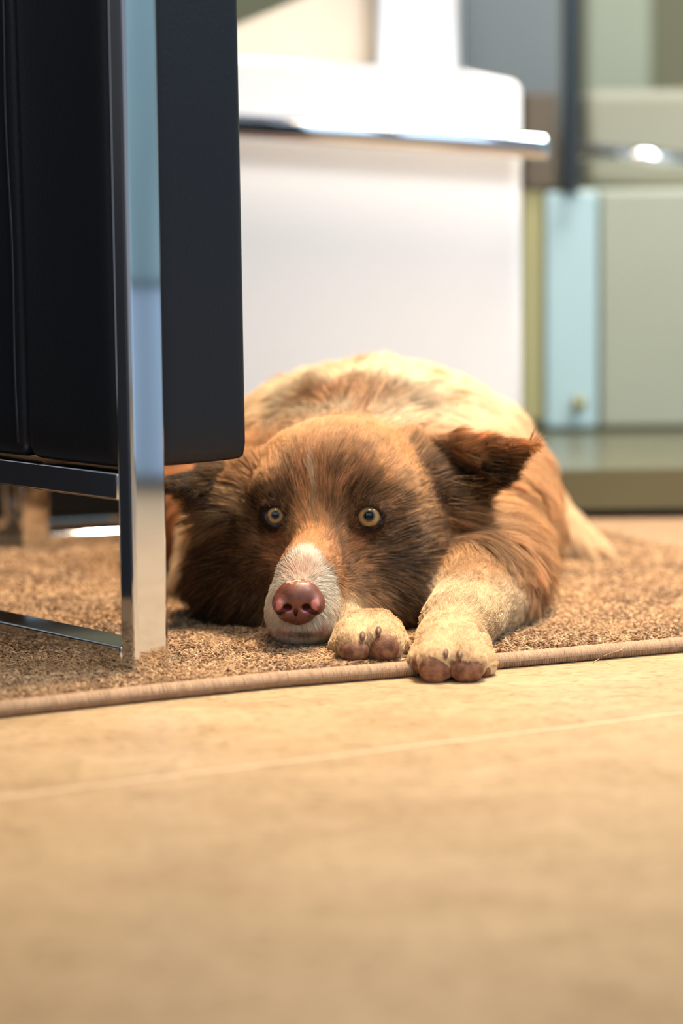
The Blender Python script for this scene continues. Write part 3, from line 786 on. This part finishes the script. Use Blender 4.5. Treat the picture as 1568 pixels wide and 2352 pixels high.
bw = gweights(verts)
me = mesh_np('body', verts, quads)
nrm = np.zeros(len(verts) * 3, np.float32); me.vertices.foreach_get('normal', nrm); nrm = nrm.reshape(-1, 3)
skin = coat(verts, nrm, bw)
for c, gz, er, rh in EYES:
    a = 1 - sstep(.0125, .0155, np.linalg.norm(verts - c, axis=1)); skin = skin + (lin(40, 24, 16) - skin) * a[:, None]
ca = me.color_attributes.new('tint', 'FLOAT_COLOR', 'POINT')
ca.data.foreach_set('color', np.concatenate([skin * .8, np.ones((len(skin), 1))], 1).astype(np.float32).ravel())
body_o = link('body', me, attr_mat('skin', 'tint', 0.7, 0.2), dog)

PADS = [((998, 1537, 1.6130), (.0108, .0062, .0105)), ((1072, 1539, 1.6130), (.0118, .0062, .0090)), ((966, 1524, 1.629), (.0062, .007, .0072)), ((1112, 1538, 1.632), (.0050, .006, .0060)),
        ((814, 1496, 1.6395), (.0106, .0062, .0080)), ((884, 1489, 1.6390), (.0100, .0062, .0098)), ((912, 1482, 1.659), (.0042, .006, .0070))]
def grow_fur():
    f = quads; a, b, c, d = (verts[f[:, i]] for i in range(4))
    area_ = np.linalg.norm(np.cross(c - a, d - b), axis=1) / 2
    ctr = (a + b + c + d) / 4; fn = unit(np.cross(c - a, d - b)); fn *= np.sign((fn * nrm[f[:, 0]]).sum(1, keepdims=True))
    fw = (bw[f[:, 0]] + bw[f[:, 2]]) / 2
    DEN = dict(head=3.0e6, muzzle=5.5e6, cheek=2.0e6, ear=4.0e6, neck=1.5e6, body=.75e6, thigh=.5e6, hind=.6e6, leg=2.6e6, paw=5.5e6)
    den = sum(fw[:, i] * DEN[k] for i, k in enumerate(GROUPS))
    px, py = proj(ctr)
    view = unit(ctr - EYE); facing = -(fn * view).sum(1)
    den = den * np.where(facing > -.25, 1.0, .18)
    den *= np.where((ctr[:, 2] < .012), .15, 1) * (ctr[:, 1] < 2.36)
    for ce, gz, er, rh in EYES: den *= np.linalg.norm(ctr - ce, axis=1) > er + .0022
    nx, ny = proj(ctr); den *= ~((((nx - 686) / 52) ** 2 + ((ny - 1384) / 44) ** 2 < 1) & (ctr[:, 1] < 1.72))
    for pc, pr in PADS: den *= (np.sqrt((((ctr - W(*pc)) / (np.array(pr) + .0014)) ** 2).sum(1)) > 1)
    mean = area_ * den * FUR; cnt = rng.poisson(mean); fi = np.repeat(np.arange(len(f)), cnt)
    n = len(fi); u, v = rng.random((2, n, 1)); P = (a[fi] * (1 - u) + b[fi] * u) * (1 - v) + (d[fi] * (1 - u) + c[fi] * u) * v
    N = unit(nrm[f[fi, 0]] + nrm[f[fi, 1]] + nrm[f[fi, 2]] + nrm[f[fi, 3]]); w = fw[fi]
    print('hairs', n)
    def strands(P, N, w, jit, Kp):
        F = flow(P, N, w); L, lf = furlen(P, w)
        F = unit(F + rng.normal(0, 1, P.shape) * jit)
        wob = (fbm(P + 5, 40) - .5); wob2 = (fbm(P + 15, 40) - .5)
        F = unit(F + np.cross(N, F) * (wob * 1.1)[:, None])
        L = L * rng.uniform(.75, 1.2, len(P)) * (1 + wob2 * .5)
        lift = lf + wob2 * .25 + rng.normal(0, .05, len(P))
        d0 = unit(F + N * lift[:, None]); longh = sstep(.012, .035, L)
        d1 = unit(F * 1.0 - N * .10 + np.array([0, 0, -1.0]) * (.12 + .35 * longh)[:, None])
        t = np.linspace(0, 1, Kp)[None, :, None]
        S = P[:, None] + L[:, None, None] * (t * d0[:, None] + (d1 - d0)[:, None] * t * t * .5)
        S[:, :, 2] = np.maximum(S[:, :, 2], .006 + .004 * t[:, :, 0])
        return S, L, longh
    Kp = 6
    S, L, lh = strands(P, N, w, .10, Kp)
    # locks: strands draw together towards their nearest lock's middle strand
    gi = []
    order = rng.permutation(n); g_den = np.clip(.012 + .0 * L, 0, 1)
    m_ = int(n * .022); gsel = order[:m_]
    GS, _, _ = strands(P[gsel], N[gsel], w[gsel], .07, Kp)
    kd = kdtree.KDTree(m_)
    for i, p in enumerate(P[gsel]): kd.insert(p, i)
    kd.balance(); near = np.fromiter((kd.find(p)[1] for p in P), np.int64, n)
    t = np.linspace(0, 1, Kp)[None, :, None]
    amt = (.30 + .55 * lh)[:, None, None] * rng.uniform(.5, 1.1, (n, 1, 1)) * t ** 1.3
    S = S + (GS[near] - S) * amt
    col = coat(P, N, w)
    lock = rng.normal(0, .29, m_)[near]
    vs = 1 - .72 * sstep(.18, .5, col.mean(1))
    tone = np.exp((rng.normal(0, .27, n) + lock) * vs) * (1 + (.56 * fbm(P + 31, 90) - .28) * vs)
    # banded hair: some strands with a pale shaft
    pale = (rng.random(n) < .24) & (col.mean(1) < .35)
    col = col * np.minimum(tone, .95 / np.maximum(col.max(1), .01))[:, None]
    col[pale] = col[pale] * .55 + np.array(lin(206, 160, 104)) * .45
    thick = sum(w[:, i] * dict(head=.00014, muzzle=.00010, cheek=.00016, ear=.00013, neck=.00021, body=.00032, thigh=.00026, hind=.00026, leg=.00013, paw=.00010)[k] for i, k in enumerate(GROUPS))
    prof = np.array([1, 1, .92, .75, .5, .16])
    R = thick[:, None] * prof[None] * rng.uniform(.8, 1.2, (n, 1))
    o = curves_obj('fur', S, R, np.clip(col, 0, 1), M_fur, body_o)
    o['label'] = 'long brown and cream fur'
if FUR > 0: grow_fur()

# ---- eyes
def cap(name, c, gz, R, ang, m, parent, n=40, rings=10, hole=0.0):
    z = Vector(gz); x = z.cross(Vector((0, 0, 1))).normalized(); y = x.cross(z)
    bm = bmesh.new(); prev = None
    for i in range(rings + 1):
        a_ = hole + (ang - hole) * i / rings
        if a_ == 0: ring = [bm.verts.new(Vector(c) + z * R)]
        else: ring = [bm.verts.new(Vector(c) + z * R * math.cos(a_) + (x * math.cos(2 * math.pi * k / n) + y * math.sin(2 * math.pi * k / n)) * R * math.sin(a_)) for k in range(n)]
        if prev:
            if len(prev) == 1:
                for k in range(n): bm.faces.new((prev[0], ring[k], ring[(k + 1) % n]))
            else:
                for k in range(n): bm.faces.new((prev[k], ring[k], ring[(k + 1) % n], prev[(k + 1) % n]))
        prev = ring
    return from_bm(name, bm, m, parent)
def iris_mat(R, ang):
    m = mat('amber_iris', srgb(176, 140, 84), 0.06, 0, 0.4)
    nt = m.node_tree; N = nt.nodes.new; L = nt.links.new
    at = N('ShaderNodeAttribute'); at.attribute_name = 'ring'
    ns = N('ShaderNodeTexNoise'); ns.inputs['Scale'].default_value = 900; tc = N('ShaderNodeTexCoord'); L(tc.outputs['Object'], ns.inputs['Vector'])
    ad = N('ShaderNodeMath'); ad.operation = 'MULTIPLY_ADD'; ad.inputs[1].default_value = 0.22; L(ns.outputs['Fac'], ad.inputs[0]); L(at.outputs['Fac'], ad.inputs[2])
    r = N('ShaderNodeValToRGB'); e = r.color_ramp.elements
    e[0].position = .42; e[0].color = srgb(36, 36, 36); e[1].position = 1.10 if False else 1.0; e[1].color = srgb(40, 28, 18)
    for p, c_ in ((.52, (84, 74, 56)), (.64, (146, 122, 86)), (.82, (140, 112, 70)), (.94, (60, 40, 24))):
        q = r.color_ramp.elements.new(p); q.color = srgb(*c_)
    L(ad.outputs[0], r.inputs['Fac']); L(r.outputs['Color'], nt.nodes['Principled BSDF'].inputs['Base Color'])
    return m
M_iris = iris_mat(0, 0); M_sclera = mat('eye_white', srgb(92, 94, 104), 0.3, 0, 0.2); M_pupil = mat('pupil', (0.002, 0.003, 0.004, 1), 0.03, 0, 0.35)
for (c, gz, er, rh) in EYES:
    eye = cap('eye', c, gz, er, math.pi * .62, M_sclera, dog, 48, 24)
    ang = math.asin(min(.95, rh[2] * 1.0 / er))
    ir = cap('iris', c, gz, er * 1.006, ang, M_iris, eye, 48, 12)
    co = np.array([v.co[:] for v in ir.data.vertices]); r_ = np.linalg.norm(np.cross(co - c, gz), axis=1) / (er * math.sin(ang))
    at = ir.data.attributes.new('ring', 'FLOAT', 'POINT'); at.data.foreach_set('value', (r_ * .86).astype(np.float32))
    cap('pupil', c, gz, er * 1.012, ang * .36, M_pupil, eye, 40, 8)

# ---- nose: a small volume of its own
def nose_mesh():
    c = W(686, 1381, 1.682)
    def Wn(px, py, dz=0.0): return W(px, py, 1.682 + dz)
    lo_ = c - np.array([.026, .022, .024]); h = .0005; n = np.array([104, 80, 96])
    ax_ = [lo_[i] + h * np.arange(n[i]) for i in range(3)]
    P = np.stack(np.meshgrid(*ax_, indexing='ij'), -1)
    el = lambda cc, r: (lambda q, r: (np.sqrt(((q / r) ** 2).sum(-1)) - 1) * r.min())(P - cc, np.array(r))
    d = el(Wn(685, 1371), (.0160, .0125, .0128))
    d = smin(d, el(Wn(684, 1408, .001), (.0100, .0115, .0084)), .006)
    for x in (645, 727): d = smin(d, el(Wn(x, 1388, -.002), (.0062, .010, .0072)), .004)
    for x in (659, 703): d = smin(d, el(Wn(x, 1408, -.001), (.0060, .010, .0058)), .003)
    sub = lambda d, s, k: -smin(-d, s, k)
    for x, sg in ((660, 1), (703, -1)):
        d = sub(d, el(Wn(x, 1396, -.0115), (.0031, .0100, .0025)), .0014)
        for q_ in range(5): d = sub(d, el(Wn(x - sg * (4 + 4.2 * q_), 1400 + 2.2 * q_, -.0118 + .0007 * q_), (.0022, .0040, .0013)), .0008)
    g0, g1 = Wn(679, 1402, -.0108), Wn(680, 1433, -.0060)
    ab = g1 - g0; hh = np.clip(((P - g0) @ ab) / (ab @ ab), 0, 1); gd = np.sqrt(((P - g0 - hh[..., None] * ab) ** 2).sum(-1)) - .0014
    d = sub(d, gd, .0008)
    v, f = surface_nets(d.astype(np.float32), lo_, h)
    return v, f
nv, nf = nose_mesh()
me = mesh_np('nose', nv, nf)
npx, npy = proj(nv); ncol = np.tile(lin(108, 64, 50), (len(nv), 1))
ncol += (lin(84, 46, 40) - ncol) * (sstep(.45, .7, fbm(nv, 300)) * .5)[:, None]
ncol += (lin(74, 38, 34) - ncol) * (sstep(1392, 1415, npy) * .6)[:, None]
ncol += (lin(222, 176, 150) - ncol) * (.8 * sstep(.50, .62, fbm(nv + 4, 420)) * (1 - sstep(1334, 1346, npy)))[:, None]
for x in (641, 723): ncol += (lin(206, 128, 124) - ncol) * (blob(npx + (fbm(nv, 400) - .5) * 12, npy, x, 1389, 9, 13, .4) * .7)[:, None]
for x in (662, 700): ncol += (lin(176, 96, 110) - ncol) * (blob(npx, npy, x, 1402, 9, 6, .5) * .6)[:, None]
ca = me.color_attributes.new('tint', 'FLOAT_COLOR', 'POINT')
ca.data.foreach_set('color', np.concatenate([ncol, np.ones((len(ncol), 1))], 1).astype(np.float32).ravel())
M_nose = attr_mat('nose_skin', 'tint', 0.42, 0.45, bump=(1500, 0.5, 0.0004), coat=0.08)
link('nose', me, M_nose, dog)['label'] = 'pinkish brown nose'

# ---- pads and claws
def blob_obj(name, c, r, m, parent, seg=20):
    bm = bmesh.new(); bmesh.ops.create_uvsphere(bm, u_segments=seg, v_segments=seg // 2 + 2, radius=1)
    for v in bm.verts:
        q = v.co; v.co = Vector((c[0] + q.x * r[0], c[1] + q.y * r[1], c[2] + q.z * r[2]))
    return from_bm(name, bm, m, parent)
M_pad = mat('paw_pad', srgb(96, 62, 46), 0.6, 0, 0.3, bump=(900, 0.8, 0.0007), mottle=(200, srgb(158, 114, 88), 0.8))
M_claw = mat('claw', srgb(112, 84, 66), 0.45, 0, 0.4)
for c, r in PADS: blob_obj('paw_pad', W(*c), r, M_pad, dog)
def claw(px, py, d, dx=0.0, s=1.0):
    p = W(px, py, d); bm = bmesh.new()
    pts = [p + np.array([0, .006, .002]) * s, p + np.array([0, .001, .0012]) * s, p + np.array([dx * .3, -.0025, 0]) * s, p + np.array([dx, -.0045, -.0026]) * s]
    tube_mesh(bm, pts, [.0020 * s, .0025 * s, .0020 * s, .0008 * s], 12)
    from_bm('claw', bm, M_claw, dog)
for a_ in ((980, 1490, 1.634, -.001, 1), (1023, 1502, 1.613, 0, 1.05), (1055, 1506, 1.613, .0, 1.05), (1099, 1522, 1.630, .001, .9),
           (832, 1463, 1.640, 0, 1), (869, 1452, 1.641, 0, 1), (774, 1482, 1.672, 0, .95), (907, 1466, 1.664, .0, .8)): claw(a_[0], a_[1], a_[2] - .0008, a_[3], a_[4] * .85)

# ---- whiskers
def whiskers():
    S = []
    for i in range(34):
        side = -1 if i % 2 else 1
        p = W(690 + side * rng.uniform(38, 72), rng.uniform(1395, 1462), 1.70)
        L = rng.uniform(.018, .042); d = unit(np.array([side * rng.uniform(.4, 1.0), -.1, rng.uniform(-.9, -.1)]))
        if i < 16: p = W(rng.uniform(640, 740), 1470, 1.70); d = unit(np.array([rng.normal(0, .35) - .2, -.1, -1])); L = rng.uniform(.008, .02)
        t = np.linspace(0, 1, 6)[:, None]
        s = p + L * (t * d + t * t * np.array([0, 0, -.25])); s[:, 2] = np.maximum(s[:, 2], .012); S.append(s)
    for ex, ey, n_ in ((880, 1140, 3), (1040, 1250, 3)):
        for _ in range(n_):
            p = W(ex + rng.normal(0, 12), ey + rng.normal(0, 8), 1.76); sd = -1 if ex < 740 else 1
            d = unit(np.array([sd * .9, -.3, rng.uniform(-.2, .5)])); t = np.linspace(0, 1, 6)[:, None]
            S.append(p + rng.uniform(.02, .035) * (t * d + t * t * np.array([0, .1, -.35])))
    for _ in range(26):
        p = W(rng.uniform(1030, 1100), rng.uniform(1090, 1240), rng.uniform(1.775, 1.795)); t = np.linspace(0, 1, 6)[:, None]
        d = unit(np.array([1.0, -.1, rng.uniform(-.55, .1)])); S.append(p + rng.uniform(.016, .03) * (t * d + t * t * np.array([0, .1, rng.uniform(-.1, .3)])))
    S = np.array(S); n = len(S)
    R = np.tile(np.array([.00010, .00010, .00009, .00008, .00006, .00003]), (n, 1))
    curves_obj('whiskers', S, R, np.tile(lin(196, 160, 120), (n, 1)), M_fur, dog)
whiskers()
